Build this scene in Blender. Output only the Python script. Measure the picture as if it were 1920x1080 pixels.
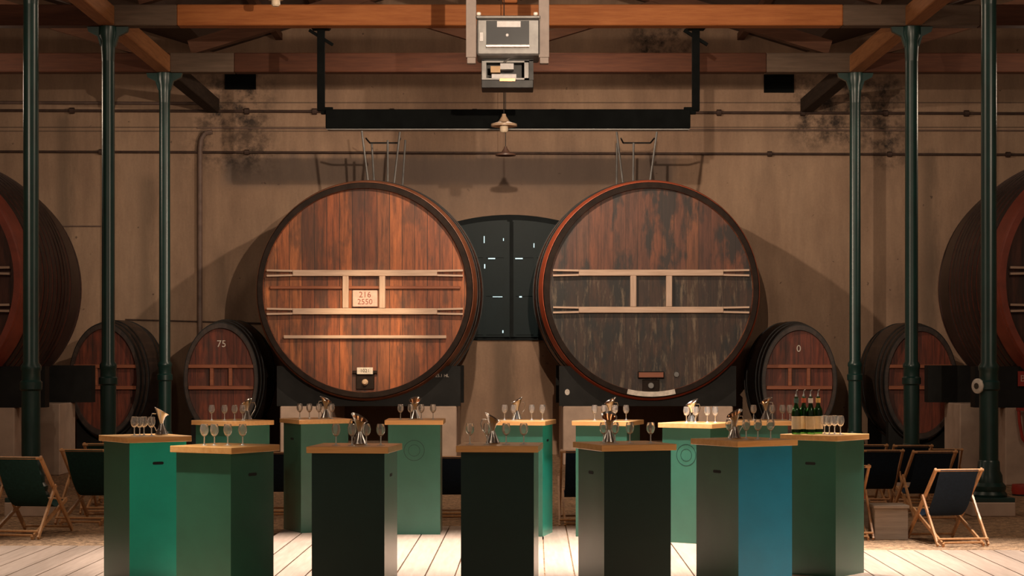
import bpy, math, random
from mathutils import Vector, Matrix
random.seed(7)
PI = math.pi
for o in list(bpy.data.objects): bpy.data.objects.remove(o)
scene = bpy.context.scene
COL = scene.collection

# ------------------------------------------------------------ camera, world, exposure
F = 3500.0; CX = 956.0; HY = 668.0; EYE = 1.76
cam_d = bpy.data.cameras.new('camera'); cam = bpy.data.objects.new('camera', cam_d); COL.objects.link(cam)
cam.location = (0, 0, EYE); cam.rotation_euler = (PI/2, 0, 0)
cam_d.sensor_width = 36; cam_d.lens = F/1920*36
cam_d.shift_x = (960-CX)/1920; cam_d.shift_y = (HY-540)/1920
cam_d.clip_end = 200
scene.camera = cam
scene.view_settings.view_transform = 'Standard'
scene.view_settings.look = 'None'
scene.view_settings.gamma = 1
scene.view_settings.use_curve_mapping = False
scene.view_settings.exposure = 0.0
w = bpy.data.worlds.new('world'); scene.world = w; w.use_nodes = True
w.node_tree.nodes['Background'].inputs[0].default_value = (1.0, 0.80, 0.62, 1)
w.node_tree.nodes['Background'].inputs[1].default_value = 0.14

def spot(name, loc, target, power, angle, blend=0.5, color=(1, .8, .6), radius=.05):
    d = bpy.data.lights.new(name, 'SPOT'); d.energy = power; d.color = color
    d.spot_size = math.radians(angle); d.spot_blend = blend; d.shadow_soft_size = radius
    o = bpy.data.objects.new(name, d); COL.objects.link(o); o.location = loc
    o.rotation_euler = (Vector(target)-Vector(loc)).to_track_quat('-Z', 'Y').to_euler()
    return o
def bulb(name, loc, power, color=(1, .8, .6), radius=.1):
    d = bpy.data.lights.new(name, 'POINT'); d.energy = power; d.color = color; d.shadow_soft_size = radius
    o = bpy.data.objects.new(name, d); COL.objects.link(o); o.location = loc
    return o
WARM = (1, .78, .58)
# lamp in the middle of the roof behind the projector, washing the tuns and the back wall
for x in (-1, 1):
    spot('wash_light', (x*.02, 26.4, 5.9), (x*4.2, 33.5, 2.6), 850, 92, .9, WARM, .04)
# spotlight over the tables thrown at the back wall
spot('long_throw_light', (1.0, 13.4, 4.74), (0, 34, 3.6), 3300, 60, .8, WARM, .03)
# warm accent on the left tun
spot('tun_accent_light', (-1.9, 24.5, 6.0), (-2.35, 30.5, 2.15), 2200, 18, 1.0, (1, .72, .42), .05)
# spots above the tasting tables
for x, y, p, a in ((-3.3, 16.4, 1900, 46), (-1.5, 16.2, 3600, 46), (.45, 16.7, 3800, 44), (2.0, 16.4, 3200, 44), (4.3, 15.9, 3400, 46)):
    spot('table_spot', (x, y, 6.1), (x, y+.1, 0), p, a, .7, (1, .91, .84), .06)
for x, y, p in ((-3.3, 12.4, 2800), (-1.6, 11.0, 900), (.6, 11.2, 1100), (3.0, 12.6, 3600)):
    spot('table_spot', (x, y, 6.1), (x, y, 0), p, 40, .8, (1, .86, .66), .06)
# unseen soft fill lights added high up to lift the ambient
for x in (-4.5, 4.5):
    bulb('fill_light', (x, 8.0, 6.4), 130, WARM, .35)
for x in (-8.4, 8.4):
    bulb('fill_light', (x, 27.2, 5.75), 130, WARM, .4)
for x in (-6.5, 6.8):
    bulb('fill_light', (x, 17.2, 5.6), 150, WARM, .2)
bulb('fill_light', (0, 19.0, 7.2), 270, WARM, .4)
bulb('fill_light', (0, 29.0, 7.6), 170, WARM, .4)

# ------------------------------------------------------------ materials
MATS = {}
def newmat(name):
    m = bpy.data.materials.new(name); m.use_nodes = True
    nt = m.node_tree; b = nt.nodes['Principled BSDF']
    return m, nt, b
def N(nt, t, **kw):
    n = nt.nodes.new(t)
    for k, v in kw.items(): setattr(n, k, v)
    return n
def L(nt, a, b): nt.links.new(a, b)
def coords(nt, scale=(1, 1, 1), loc=(0, 0, 0), kind='Object'):
    tc = N(nt, 'ShaderNodeTexCoord'); mp = N(nt, 'ShaderNodeMapping')
    mp.inputs['Scale'].default_value = scale; mp.inputs['Location'].default_value = loc
    L(nt, tc.outputs[kind], mp.inputs[0]); return mp.outputs[0]
def noise(nt, vec, scale=5, detail=6, rough=.6):
    n = N(nt, 'ShaderNodeTexNoise'); n.inputs['Scale'].default_value = scale
    n.inputs['Detail'].default_value = detail; n.inputs['Roughness'].default_value = rough
    L(nt, vec, n.inputs['Vector']); return n.outputs['Fac']
def ramp(nt, fac, stops):
    r = N(nt, 'ShaderNodeValToRGB'); e = r.color_ramp.elements
    while len(e) < len(stops): e.new(.5)
    for i, (p, c) in enumerate(stops):
        e[i].position = p; e[i].color = (c[0], c[1], c[2], 1) if len(c) == 3 else c
    L(nt, fac, r.inputs[0]); return r.outputs[0]
def mix(nt, fac, a, b, mode='MIX'):
    m = N(nt, 'ShaderNodeMix', data_type='RGBA', blend_type=mode)
    for s, v in ((0, fac), (6, a), (7, b)):
        if hasattr(v, 'is_linked') or hasattr(v, 'links'): L(nt, v, m.inputs[s])
        elif s == 0: m.inputs[0].default_value = v
        else: m.inputs[s].default_value = (v[0], v[1], v[2], 1)
    return m.outputs[2]
def math_(nt, op, a, b=None, c=None):
    m = N(nt, 'ShaderNodeMath', operation=op)
    for i, v in enumerate((a, b, c)):
        if v is None: continue
        if hasattr(v, 'links'): L(nt, v, m.inputs[i])
        else: m.inputs[i].default_value = v
    return m.outputs[0]
def bump(nt, b, h, strength=.3, dist=.01):
    n = N(nt, 'ShaderNodeBump'); n.inputs['Strength'].default_value = strength; n.inputs['Distance'].default_value = dist
    L(nt, h, n.inputs['Height']); L(nt, n.outputs[0], b.inputs['Normal'])
def simple(name, col, rough=.5, metal=0, var=.15, scale=8, coat=0, spec=.5, bmp=.0):
    m, nt, b = newmat(name)
    v = coords(nt); n = noise(nt, v, scale)
    lo = [c*(1-var) for c in col]; hi = [min(1, c*(1+var)) for c in col]
    L(nt, ramp(nt, n, ((.3, lo), (.7, hi))), b.inputs['Base Color'])
    b.inputs['Roughness'].default_value = rough; b.inputs['Metallic'].default_value = metal
    b.inputs['Coat Weight'].default_value = coat; b.inputs['Coat Roughness'].default_value = .25
    b.inputs['Specular IOR Level'].default_value = spec
    if bmp: bump(nt, b, n, bmp, .01)
    return m
def wood(name, c1, c2, axis=0, rough=.5, sc=3, coat=0, spec=None):
    """grain runs along the given object axis"""
    m, nt, b = newmat(name)
    s = [9, 9, 9]; s[axis] = .7
    v = coords(nt, tuple(s)); n = noise(nt, v, sc, 8, .65)
    L(nt, ramp(nt, n, ((.3, c1), (.7, c2))), b.inputs['Base Color'])
    b.inputs['Roughness'].default_value = rough; b.inputs['Coat Weight'].default_value = coat
    b.inputs['Specular IOR Level'].default_value = (.12 if rough >= .55 else .4) if spec is None else spec
    bump(nt, b, n, .2, .004)
    return m
def plank_mat(name, cols, pw=.135, stain=(.02, .014, .01), stain_amt=.5, lower_grey=0.0, gap=.035, pale=0.0, seed=0, rough=.55):
    """vertical head planks along local x, with their own tints, streaks and stains"""
    m, nt, b = newmat(name)
    tc = N(nt, 'ShaderNodeTexCoord'); sp = N(nt, 'ShaderNodeSeparateXYZ'); L(nt, tc.outputs['Object'], sp.inputs[0])
    wob = noise(nt, coords(nt, (.5, .5, .25), (seed, 0, 0)), 2, 2)
    xs = math_(nt, 'DIVIDE', math_(nt, 'ADD', sp.outputs[0], math_(nt, 'MULTIPLY', wob, .03)), pw)
    fl = math_(nt, 'FLOOR', xs); fr = math_(nt, 'FRACT', xs)
    wn = N(nt, 'ShaderNodeTexWhiteNoise', noise_dimensions='1D'); L(nt, math_(nt, 'ADD', fl, 17.3+seed), wn.inputs['W'])
    base = ramp(nt, wn.outputs['Value'], [(i/(len(cols)-1)*.8+.1, c) for i, c in enumerate(cols)])
    st = noise(nt, coords(nt, (8, 8, .7), (seed, 0, seed)), 2.2, 8, .72)
    c = mix(nt, 1.0, base, ramp(nt, st, ((.32, (.30, .27, .25)), (.68, (1.4, 1.35, 1.3)))), 'MULTIPLY')
    blot = noise(nt, coords(nt, (2.2, 2.2, .8), (seed*3+1, 0, 2)), 1.3, 5, .6)
    bf = ramp(nt, blot, ((.50, (0, 0, 0)), (.59, (stain_amt,)*3)))
    c = mix(nt, bf, c, stain)
    if lower_grey:
        z = sp.outputs[2]
        low = math_(nt, 'MULTIPLY', math_(nt, 'GREATER_THAN', math_(nt, 'MULTIPLY', z, -1), -.22), lower_grey)
        c = mix(nt, low, c, mix(nt, 1.0, c, (.30, .40, .45), 'MULTIPLY'))
        pn = noise(nt, coords(nt, (5, 5, .8), (seed, 3, 1)), 2.4, 8, .72)
        pf = math_(nt, 'MULTIPLY', low, ramp(nt, pn, ((.52, (0, 0, 0)), (.66, (.8,)*3))))
        c = mix(nt, pf, c, (.17, .12, .075))
    g = math_(nt, 'LESS_THAN', fr, gap)
    c = mix(nt, g, c, (.008, .005, .003))
    L(nt, c, b.inputs['Base Color']); b.inputs['Roughness'].default_value = rough
    bump(nt, b, math_(nt, 'SUBTRACT', math_(nt, 'MULTIPLY', st, .3), g), .5, .012)
    return m

M = {}
M['tun_head_warm'] = plank_mat('tun_head_warm', [(.17, .045, .014), (.36, .105, .028), (.24, .062, .018), (.45, .15, .045), (.13, .034, .012)], .205, (.05, .02, .01), .6, 0, .04, 0, 2)
M['tun_head_aged'] = plank_mat('tun_head_aged', [(.10, .034, .019), (.16, .05, .022), (.12, .042, .024), (.19, .066, .027), (.085, .034, .022)], .2, (.012, .010, .010), .92, 1.0, .03, 0, 9)
M['foudre_head'] = plank_mat('foudre_head', [(.12, .024, .011), (.17, .034, .014), (.13, .026, .012), (.19, .042, .017)], .21, (.03, .012, .008), .5, 0, .03, 0, 5)
M['tun_head_side'] = plank_mat('tun_head_side', [(.06, .018, .010), (.09, .025, .012), (.07, .02, .01)], .2, (.02, .010, .008), .6, 0, .03, 0, 4)
def stave_mat(name, cols):
    m, nt, b = newmat(name)
    tc = N(nt, 'ShaderNodeTexCoord'); sp = N(nt, 'ShaderNodeSeparateXYZ'); L(nt, tc.outputs['Object'], sp.inputs[0])
    an = math_(nt, 'MULTIPLY', math_(nt, 'ARCTAN2', sp.outputs[2], sp.outputs[0]), 13.0)
    fl = math_(nt, 'FLOOR', an); fr = math_(nt, 'FRACT', an)
    wn = N(nt, 'ShaderNodeTexWhiteNoise', noise_dimensions='1D'); L(nt, fl, wn.inputs['W'])
    c = ramp(nt, wn.outputs['Value'], [(i/(len(cols)-1), c_) for i, c_ in enumerate(cols)])
    n = noise(nt, coords(nt, (3, 1, 3)), 3, 6)
    c = mix(nt, 1.0, c, ramp(nt, n, ((.3, (.6, .6, .6)), (.7, (1.2, 1.2, 1.2)))), 'MULTIPLY')
    g = math_(nt, 'LESS_THAN', fr, .05)
    c = mix(nt, g, c, (.01, .006, .004))
    L(nt, c, b.inputs['Base Color']); b.inputs['Roughness'].default_value = .5
    return m
M['stave_brown'] = stave_mat('stave_brown', [(.16, .05, .025), (.24, .08, .035), (.12, .04, .02)])
M['stave_red'] = stave_mat('stave_red', [(.17, .035, .02), (.22, .045, .022), (.13, .03, .018)])
M['stave_dark'] = stave_mat('stave_dark', [(.035, .022, .018), (.05, .03, .022), (.028, .02, .018)])
M['red_paint'] = simple('red_ochre_paint', (.52, .095, .035), .5, 0, .2, 4)
M['red_dull'] = simple('dull_red_ochre_paint', (.26, .05, .025), .55, 0, .25, 4)
M['red_dull'] = simple('dull_red_ochre_paint', (.26, .05, .025), .55, 0, .25, 4)
M['brown_chime'] = simple('brown_chime', (.020, .012, .009), .7, 0, .4, 6, 0, .15)
M['brown_hoop'] = simple('brown_painted_hoop', (.26, .085, .038), .45, 0, .35, 5)
M['pale_bar'] = wood('pale_planed_bar', (.42, .28, .20), (.62, .44, .33), 0, .5)
M['pale_post'] = wood('pale_planed_post', (.42, .28, .20), (.60, .43, .33), 2, .5)
M['red_bar'] = wood('red_brown_strip', (.20, .06, .03), (.30, .10, .045), 0, .5)
M['iron'] = simple('black_iron', (.02, .02, .02), .5, .6, .4, 6)
M['dark_hoop'] = simple('dark_brown_hoop', (.035, .018, .014), .5, 0, .4, 6)
M['steel'] = simple('brushed_steel', (.62, .60, .57), .25, 1, .1, 10)
M['grey_steel'] = simple('dull_grey_steel', (.15, .145, .14), .45, .5, .2, 8)
M['column_green'] = simple('green_column_paint', (.006, .032, .028), .34, 0, .3, 3, .15)
M['cradle_black'] = simple('black_cradle_paint', (.013, .013, .0125), .6, 0, .5, 2, 0, .2)
M['plinth'] = simple('pale_concrete_plinth', (.50, .37, .29), .85, 0, .15, 3, 0, .3, .3)
M['soffit_black'] = simple('matte_black', (.005, .006, .006), .9, 0, .3, 5, 0, .08)
M['grey_rail'] = simple('grey_painted_steel', (.21, .17, .15), .6, 0, .15, 6, 0, .3)
M['shaded_sooty_beam'] = wood('shade_and_soot_beam', (.02, .014, .011), (.045, .03, .022), 1, .8)  # beam wood darkened in colour for shade as well as soot
def paint(name, c, coat=.6, spec=.5):
    m, nt, b = newmat(name)
    n = noise(nt, coords(nt), 2.5, 6); f = noise(nt, coords(nt), 60, 3)
    col = ramp(nt, n, ((.3, [k*.88 for k in c]), (.7, [k*1.12 for k in c])))
    L(nt, col, b.inputs['Base Color'])
    b.inputs['Roughness'].default_value = .42; b.inputs['Coat Weight'].default_value = coat; b.inputs['Coat Roughness'].default_value = .22; b.inputs['Specular IOR Level'].default_value = spec
    bump(nt, b, f, .06, .003)
    return m
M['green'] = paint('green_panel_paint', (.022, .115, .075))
M['deep'] = paint('dark_green_panel', (.006, .027, .024), .15, .3)  # much darker than the green, for three front panels and the emblems
M['teal'] = paint('bright_teal_paint', (.012, .52, .39))
M['blue'] = paint('petrol_blue_paint', (.005, .22, .40))
M['tabletop'] = wood('light_beech_tabletop', (.66, .33, .11), (.82, .48, .20), 0, .35, 3, .2)
M['slot'] = simple('dark_slot', (.004, .004, .004), .8, 0, 0, 4)
M['chairwood'] = wood('varnished_beech', (.42, .20, .08), (.62, .33, .15), 2, .4, 3, .2)
M['canvas_navy'] = simple('navy_canvas', (.008, .020, .040), .85, 0, .2, 30, 0, .3, .2)
M['canvas_green'] = simple('dark_green_canvas', (.010, .045, .040), .85, 0, .2, 30, 0, .3, .2)
M['greywood'] = wood('weathered_grey_board', (.24, .18, .13), (.38, .29, .22), 0, .7)
M['beam_orange'] = wood('orange_pine_beam', (.27, .085, .026), (.40, .145, .048), 0, .55)
M['beam_brown'] = wood('brown_pine_beam', (.050, .019, .012), (.085, .032, .017), 0, .6)
M['beam_grey'] = wood('grey_aged_beam', (.09, .062, .045), (.14, .095, .068), 0, .7)
M['beam_long'] = wood('pine_beam_lengthwise', (.24, .10, .04), (.38, .17, .07), 1, .55)
M['rafter'] = wood('brown_rafter', (.08, .036, .022), (.13, .06, .036), 0, .65)
M['white_plate'] = simple('off_white_enamel', (.62, .55, .48), .4, 0, .2, 20)
M['pink_plate'] = simple('pinkish_plate', (.62, .40, .33), .5, 0, .15, 12)
M['red_ink'] = simple('red_lettering', (.26, .07, .05), .6, 0, .1, 5)
M['dark_ink'] = simple('dark_lettering', (.04, .03, .02), .6, 0, .1, 5)
M['white_ink'] = simple('white_lettering', (.52, .46, .40), .6, 0, .1, 5)
M['copper'] = simple('copper_lining', (.75, .36, .17), .25, 1, .1, 8)
M['red'] = simple('red_enamel', (.35, .03, .02), .4, 0, .2, 5)
M['lens'] = simple('dark_glass_lens', (.02, .022, .025), .08, 0, .2, 4, 1)
M['white_board'] = simple('white_circuit_cover', (.42, .40, .40), .4, 0, .1, 30)
M['amber'] = simple('yellow_module', (.4, .22, .07), .4, 0, .1, 9)
M['shade'] = simple('cream_enamel_shade', (.55, .38, .25), .4, 0, .1, 9)
M['shade_dark'] = simple('rusty_enamel_shade', (.10, .05, .035), .5, 0, .3, 9)
M['opal'] = simple('opal_bulb', (.85, .70, .52), .3, 0, .05, 9)
M['wire'] = simple('black_flex', (.015, .012, .01), .6, 0, .1, 9)
M['pipe'] = simple('rust_brown_pipe', (.055, .030, .022), .6, .2, .4, 9)
M['pipe_wall'] = simple('painted_wall_pipe', (.15, .095, .075), .6, 0, .3, 5)

def glassmat(name, col, rough=0.0, ior=1.45):
    m, nt, b = newmat(name)
    b.inputs['Base Color'].default_value = (*col, 1); b.inputs['Transmission Weight'].default_value = .90 if col[0] > .99 else 1  # clear glass keeps some white diffuse standing in for highlights
    b.inputs['Roughness'].default_value = rough; b.inputs['IOR'].default_value = ior
    n = noise(nt, coords(nt), 5, 2); L(nt, ramp(nt, n, ((.2, [c*.97 for c in col]), (.8, col))), b.inputs['Base Color'])
    return m
M['glass'] = glassmat('clear_glass', (1, .99, .97))
M['glass_stem'] = glassmat('whitened_stem_glass', (1, .99, .97)); M['glass_stem'].node_tree.nodes['Principled BSDF'].inputs['Transmission Weight'].default_value = .4  # white diffuse share stands in for light refracted by stem and foot
M['bottle_glass'] = glassmat('green_bottle_glass', (.10, .38, .10), .02)
M['wine'] = glassmat('pale_gold_vermouth', (.95, .75, .30), 0, 1.33)
def emis(name, col, s):
    m, nt, b = newmat(name); b.inputs['Base Color'].default_value = (*col, 1)
    b.inputs['Emission Color'].default_value = (*col, 1); b.inputs['Emission Strength'].default_value = s
    return m
M['daylight'] = emis('daylight_gap', (.55, .8, .9), .8)

# wall: boarded concrete with soot, darker streaks and a painted shadow band
def wall_mat():
    m, nt, b = newmat('stained_concrete_wall')
    v = coords(nt)
    tc = N(nt, 'ShaderNodeTexCoord'); sp = N(nt, 'ShaderNodeSeparateXYZ'); L(nt, tc.outputs['Object'], sp.inputs[0])
    n1 = noise(nt, coords(nt, (1, 1, .55)), .55, 7, .62)
    n2 = noise(nt, coords(nt, (3, 3, .6)), 1.1, 8, .7)
    n3 = noise(nt, v, 22, 5, .7)
    c = ramp(nt, n1, ((.3, (.26, .165, .112)), (.5, (.345, .225, .152)), (.7, (.42, .285, .195))))
    c = mix(nt, .6, c, ramp(nt, n2, ((.3, (.62, .60, .60)), (.7, (1.2, 1.17, 1.12)))), 'MULTIPLY')
    c = mix(nt, .35, c, ramp(nt, n3, ((.3, (.75, .75, .75)), (.7, (1.15, 1.15, 1.15)))), 'MULTIPLY')
    X, Z = sp.outputs[0], sp.outputs[2]
    def box(x0, x1, z0, z1, soft=.12):
        nx = math_(nt, 'MULTIPLY', math_(nt, 'SUBTRACT', n2, .5), .35)
        def edge(a, lo, s):
            r = N(nt, 'ShaderNodeMapRange', interpolation_type='SMOOTHSTEP')
            L(nt, math_(nt, 'ADD', a, nx), r.inputs[0]); r.inputs[1].default_value = lo-s; r.inputs[2].default_value = lo+s
            return r.outputs[0]
        a = math_(nt, 'MULTIPLY', edge(X, x0, soft), math_(nt, 'SUBTRACT', 1.0, edge(X, x1, soft)))
        d = math_(nt, 'MULTIPLY', edge(Z, z0, soft), math_(nt, 'SUBTRACT', 1.0, edge(Z, z1, soft)))
        return math_(nt, 'MULTIPLY', a, d)
    # screen housing's shadow painted as a grey band above the tuns
    c = mix(nt, math_(nt, 'MULTIPLY', box(-5.2, 3.0, 4.88, 5.42), .62), c, (.105, .088, .082))
    c = mix(nt, math_(nt, 'MULTIPLY', box(-2.0, 2.0, 4.2, 5.5, .5), .45), c, (.12, .09, .078))  # softer, darker patch towards the middle
    # soot below beam ends
    sn = ramp(nt, noise(nt, coords(nt, (1, 1, 1), (3, 0, 5)), 3.2, 6, .75), ((.42, (0, 0, 0)), (.62, (.95,)*3)))
    for x0, x1, z0, z1 in ((-5.7, -4.4, 5.75, 6.9), (5.1, 6.6, 5.6, 6.9), (2.2, 3.3, 6.9, 7.9), (-5.9, -4.3, 5.2, 5.75), (6.5, 7.2, 5.2, 6.9)):
        c = mix(nt, math_(nt, 'MULTIPLY', box(x0, x1, z0, z1, .35), sn), c, (.022, .016, .014))
    # vertical darker streaks
    for x0, x1, z0, z1, a in ((-8.25, -7.95, 2.2, 6.2, .5), (-6.75, -6.5, 1.6, 5.0, .45), (-.3, .05, 0, 2.1, .6), (7.5, 7.75, 1.5, 5.5, .5), (-5.35, -5.15, 2.6, 3.6, .3)):
        c = mix(nt, math_(nt, 'MULTIPLY', box(x0, x1, z0, z1, .12), a), c, (.085, .062, .045))
    # specks and chips
    sk = ramp(nt, noise(nt, coords(nt, (1, 1, 1), (9, 0, 2)), 7, 3, .5), ((.70, (0, 0, 0)), (.74, (.7,)*3)))
    c = mix(nt, sk, c, (.05, .032, .025))
    # board joints
    for z in (5.86, 5.93, 6.38):
        j = math_(nt, 'LESS_THAN', math_(nt, 'ABSOLUTE', math_(nt, 'SUBTRACT', Z, z)), .012)
        c = mix(nt, math_(nt, 'MULTIPLY', j, .6), c, (.06, .04, .03))
    L(nt, c, b.inputs['Base Color']); b.inputs['Roughness'].default_value = .9
    bump(nt, b, n2, .35, .03)
    return m
M['wall'] = wall_mat()
def gravel_mat():
    m, nt, b = newmat('beige_gravel'); v = coords(nt)
    vo = N(nt, 'ShaderNodeTexVoronoi'); vo.inputs['Scale'].default_value = 26; L(nt, v, vo.inputs[0])
    n = noise(nt, v, 60, 3)
    sx_ = N(nt, 'ShaderNodeSeparateXYZ'); L(nt, vo.outputs['Color'], sx_.inputs[0])
    c = mix(nt, .85, ramp(nt, n, ((.3, (.26, .15, .08)), (.7, (.56, .36, .21)))), ramp(nt, sx_.outputs[0], ((0, (.35, .33, .30)), (1, (1.25, 1.2, 1.15)))), 'MULTIPLY')
    L(nt, c, b.inputs['Base Color']); b.inputs['Roughness'].default_value = .95
    bump(nt, b, vo.outputs['Distance'], 1.0, .02)
    return m
M['gravel'] = gravel_mat()
def deck_mat():
    m, nt, b = newmat('pale_deck_boards')
    n = noise(nt, coords(nt, (10, .7, 1)), 3, 8, .65)
    oi = N(nt, 'ShaderNodeTexCoord'); sp = N(nt, 'ShaderNodeSeparateXYZ'); L(nt, oi.outputs['Object'], sp.inputs[0])
    wn = N(nt, 'ShaderNodeTexWhiteNoise', noise_dimensions='1D'); L(nt, math_(nt, 'FLOOR', math_(nt, 'DIVIDE', sp.outputs[0], .24)), wn.inputs['W'])
    c = ramp(nt, n, ((.25, (.38, .265, .195)), (.75, (.56, .42, .325))))
    c = mix(nt, .5, c, ramp(nt, wn.outputs['Value'], ((0, (.8, .8, .8)), (1, (1.1, 1.1, 1.1)))), 'MULTIPLY')
    L(nt, c, b.inputs['Base Color']); b.inputs['Roughness'].default_value = .38
    return m
M['deck'] = deck_mat()

# ------------------------------------------------------------ mesh helpers
class MB:
    def __init__(s): s.v = []; s.f = []
    def add(s, vs, fs, mat=None):
        o = len(s.v)
        for p in vs: s.v.append(tuple(mat @ Vector(p)) if mat else tuple(p))
        for f in fs: s.f.append(tuple(i+o for i in f))
        return s
    def box(s, x0, x1, y0, y1, z0, z1, mat=None, bev=0.0):
        if bev <= 0:
            vs = [(x, y, z) for z in (z0, z1) for y in (y0, y1) for x in (x0, x1)]
            return s.add(vs, [(0, 2, 3, 1), (4, 5, 7, 6), (0, 1, 5, 4), (2, 6, 7, 3), (0, 4, 6, 2), (1, 3, 7, 5)], mat)
        # chamfered box
        b = min(bev, (x1-x0)/2.01, (y1-y0)/2.01, (z1-z0)/2.01); vs = []; idx = {}
        for iz, z in enumerate((z0, z1)):
            for iy, y in enumerate((y0, y1)):
                for ix, x in enumerate((x0, x1)):
                    sx, sy, sz = (1-2*ix)*b, (1-2*iy)*b, (1-2*iz)*b
                    for k, p in enumerate(((x, y+sy, z+sz), (x+sx, y, z+sz), (x+sx, y+sy, z))):
                        idx[(ix, iy, iz, k)] = len(vs); vs.append(p)
        fs = []
        for k in range(3):
            a, c = [q for q in range(3) if q != k]
            for e in (0, 1):
                loop = []
                for (p, q) in ((0, 0), (1, 0), (1, 1), (0, 1)):
                    t = [0, 0, 0]; t[k] = e; t[a] = p; t[c] = q; loop.append(idx[(*t, k)])
                fs.append(tuple(loop))
        for k in range(3):
            a, c = [q for q in range(3) if q != k]
            for p in (0, 1):
                for q in (0, 1):
                    t0 = [0, 0, 0]; t0[a] = p; t0[c] = q; t1 = list(t0); t1[k] = 1
                    fs.append((idx[(*t0, a)], idx[(*t0, c)], idx[(*t1, c)], idx[(*t1, a)]))
        for ix in (0, 1):
            for iy in (0, 1):
                for iz in (0, 1): fs.append(tuple(idx[(ix, iy, iz, k)] for k in range(3)))
        return s.add(vs, fs, mat)
    def tube(s, p0, p1, r0, r1=None, n=12, caps=True):
        r1 = r0 if r1 is None else r1
        p0, p1 = Vector(p0), Vector(p1); d = (p1-p0).normalized()
        a = d.orthogonal().normalized(); b = d.cross(a)
        vs = []
        for p, r in ((p0, r0), (p1, r1)):
            for i in range(n):
                t = 2*PI*i/n; vs.append(p+(a*math.cos(t)+b*math.sin(t))*r)
        fs = [(i, (i+1) % n, n+(i+1) % n, n+i) for i in range(n)]
        if caps: fs += [tuple(range(n-1, -1, -1)), tuple(range(n, 2*n))]
        return s.add(vs, fs)
    def path(s, pts, r, n=8):
        for a, b in zip(pts, pts[1:]): s.tube(a, b, r, r, n)
        return s
    def bar(s, p0, p1, w, h, up=(0, 0, 1)):
        """rectangular bar from p0 to p1, w across, h along 'up'"""
        p0, p1 = Vector(p0), Vector(p1); d = (p1-p0).normalized()
        u = Vector(up); sd = d.cross(u).normalized(); u = sd.cross(d).normalized()
        vs = []
        for p in (p0, p1):
            for i, j in ((-1, -1), (1, -1), (1, 1), (-1, 1)): vs.append(p+sd*(w/2*i)+u*(h/2*j))
        return s.add(vs, [(0, 1, 2, 3), (7, 6, 5, 4), (0, 4, 5, 1), (1, 5, 6, 2), (2, 6, 7, 3), (3, 7, 4, 0)])
    def lathe(s, prof, n=32, mat=None, sx=1, sy=1):
        """profile (r, z) about local z"""
        vs = []; fs = []; rows = []
        for r, z in prof:
            if r < 1e-6: rows.append([len(vs)]); vs.append((0, 0, z))
            else:
                rows.append(list(range(len(vs), len(vs)+n)))
                for i in range(n):
                    t = 2*PI*i/n; vs.append((r*sx*math.cos(t), r*sy*math.sin(t), z))
        for A, B in zip(rows, rows[1:]):
            if len(A) == 1 and len(B) == 1: continue
            for i in range(n):
                j = (i+1) % n
                if len(A) == 1: fs.append((A[0], B[j], B[i]))
                elif len(B) == 1: fs.append((A[i], A[j], B[0]))
                else: fs.append((A[i], A[j], B[j], B[i]))
        return s.add(vs, fs, mat)
    def build(s, name, mat, parent=None, smooth=False, loc=None, rotz=None):
        me = bpy.data.meshes.new(name); me.from_pydata(s.v, [], s.f); me.update()
        import bmesh
        bm = bmesh.new(); bm.from_mesh(me); bmesh.ops.recalc_face_normals(bm, faces=bm.faces); bm.to_mesh(me); bm.free()
        if isinstance(mat, str): mat = M[mat]
        me.materials.append(mat)
        if smooth:
            for p in me.polygons: p.use_smooth = True
            me.set_sharp_from_angle(angle=math.radians(35))
        o = bpy.data.objects.new(name, me); COL.objects.link(o)
        if parent: o.parent = parent
        if loc: o.location = loc
        if rotz is not None: o.rotation_euler.z = rotz
        return o
def tag(o, label=None, cat=None, group=None, kind=None):
    if label: o['label'] = label
    if cat: o['category'] = cat
    if group: o['group'] = group
    if kind: o['kind'] = kind
    return o
def empty(name, loc, label, cat, group=None, rotz=0):
    o = bpy.data.objects.new(name, None); COL.objects.link(o); o.location = loc; o.rotation_euler.z = rotz
    o.empty_display_size = .2
    return tag(o, label, cat, group)
def struct(o): o['kind'] = 'structure'; return o
def copy_tree(o, parent=None):
    c = o.copy(); COL.objects.link(c)
    if parent: c.parent = parent
    for ch in [k for k in bpy.data.objects if k.parent == o]: copy_tree(ch, c)
    return c
def text_obj(name, body, size, mat, parent, loc, rot, depth=.002, align='CENTER', extrude=True):
    cu = bpy.data.curves.new(name, 'FONT'); cu.body = body; cu.size = size; cu.extrude = depth; cu.align_x = align; cu.align_y = 'CENTER'
    cu.resolution_u = 3
    t = bpy.data.objects.new(name, cu); COL.objects.link(t)
    bpy.context.view_layer.update()
    me = bpy.data.meshes.new_from_object(t.evaluated_get(bpy.context.evaluated_depsgraph_get()))
    bpy.data.objects.remove(t)
    me.materials.clear(); me.materials.append(M[mat])
    o = bpy.data.objects.new(name, me); COL.objects.link(o); o.parent = parent; o.location = loc; o.rotation_euler = rot
    return o
ROTY = Matrix.Rotation(-PI/2, 4, 'X')     # local z -> world +y
def X(px, d): return (px-CX)*d/F
def Z(py, d): return EYE+(HY-py)*d/F

# ------------------------------------------------------------ the setting
WALL_Y = 34.0
struct(MB().box(-14, 14, WALL_Y, WALL_Y+.3, -.1, 9.6).build('wall_back', 'wall'))
struct(MB().box(-14.3, -14, 4, WALL_Y+.3, -.1, 9.6).build('wall_left', 'wall'))
struct(MB().box(14, 14.3, 4, WALL_Y+.3, -.1, 9.6).build('wall_right', 'wall'))
struct(MB().box(-14, 14, 4, WALL_Y, -.35, -.03).build('floor', 'gravel'))
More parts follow.
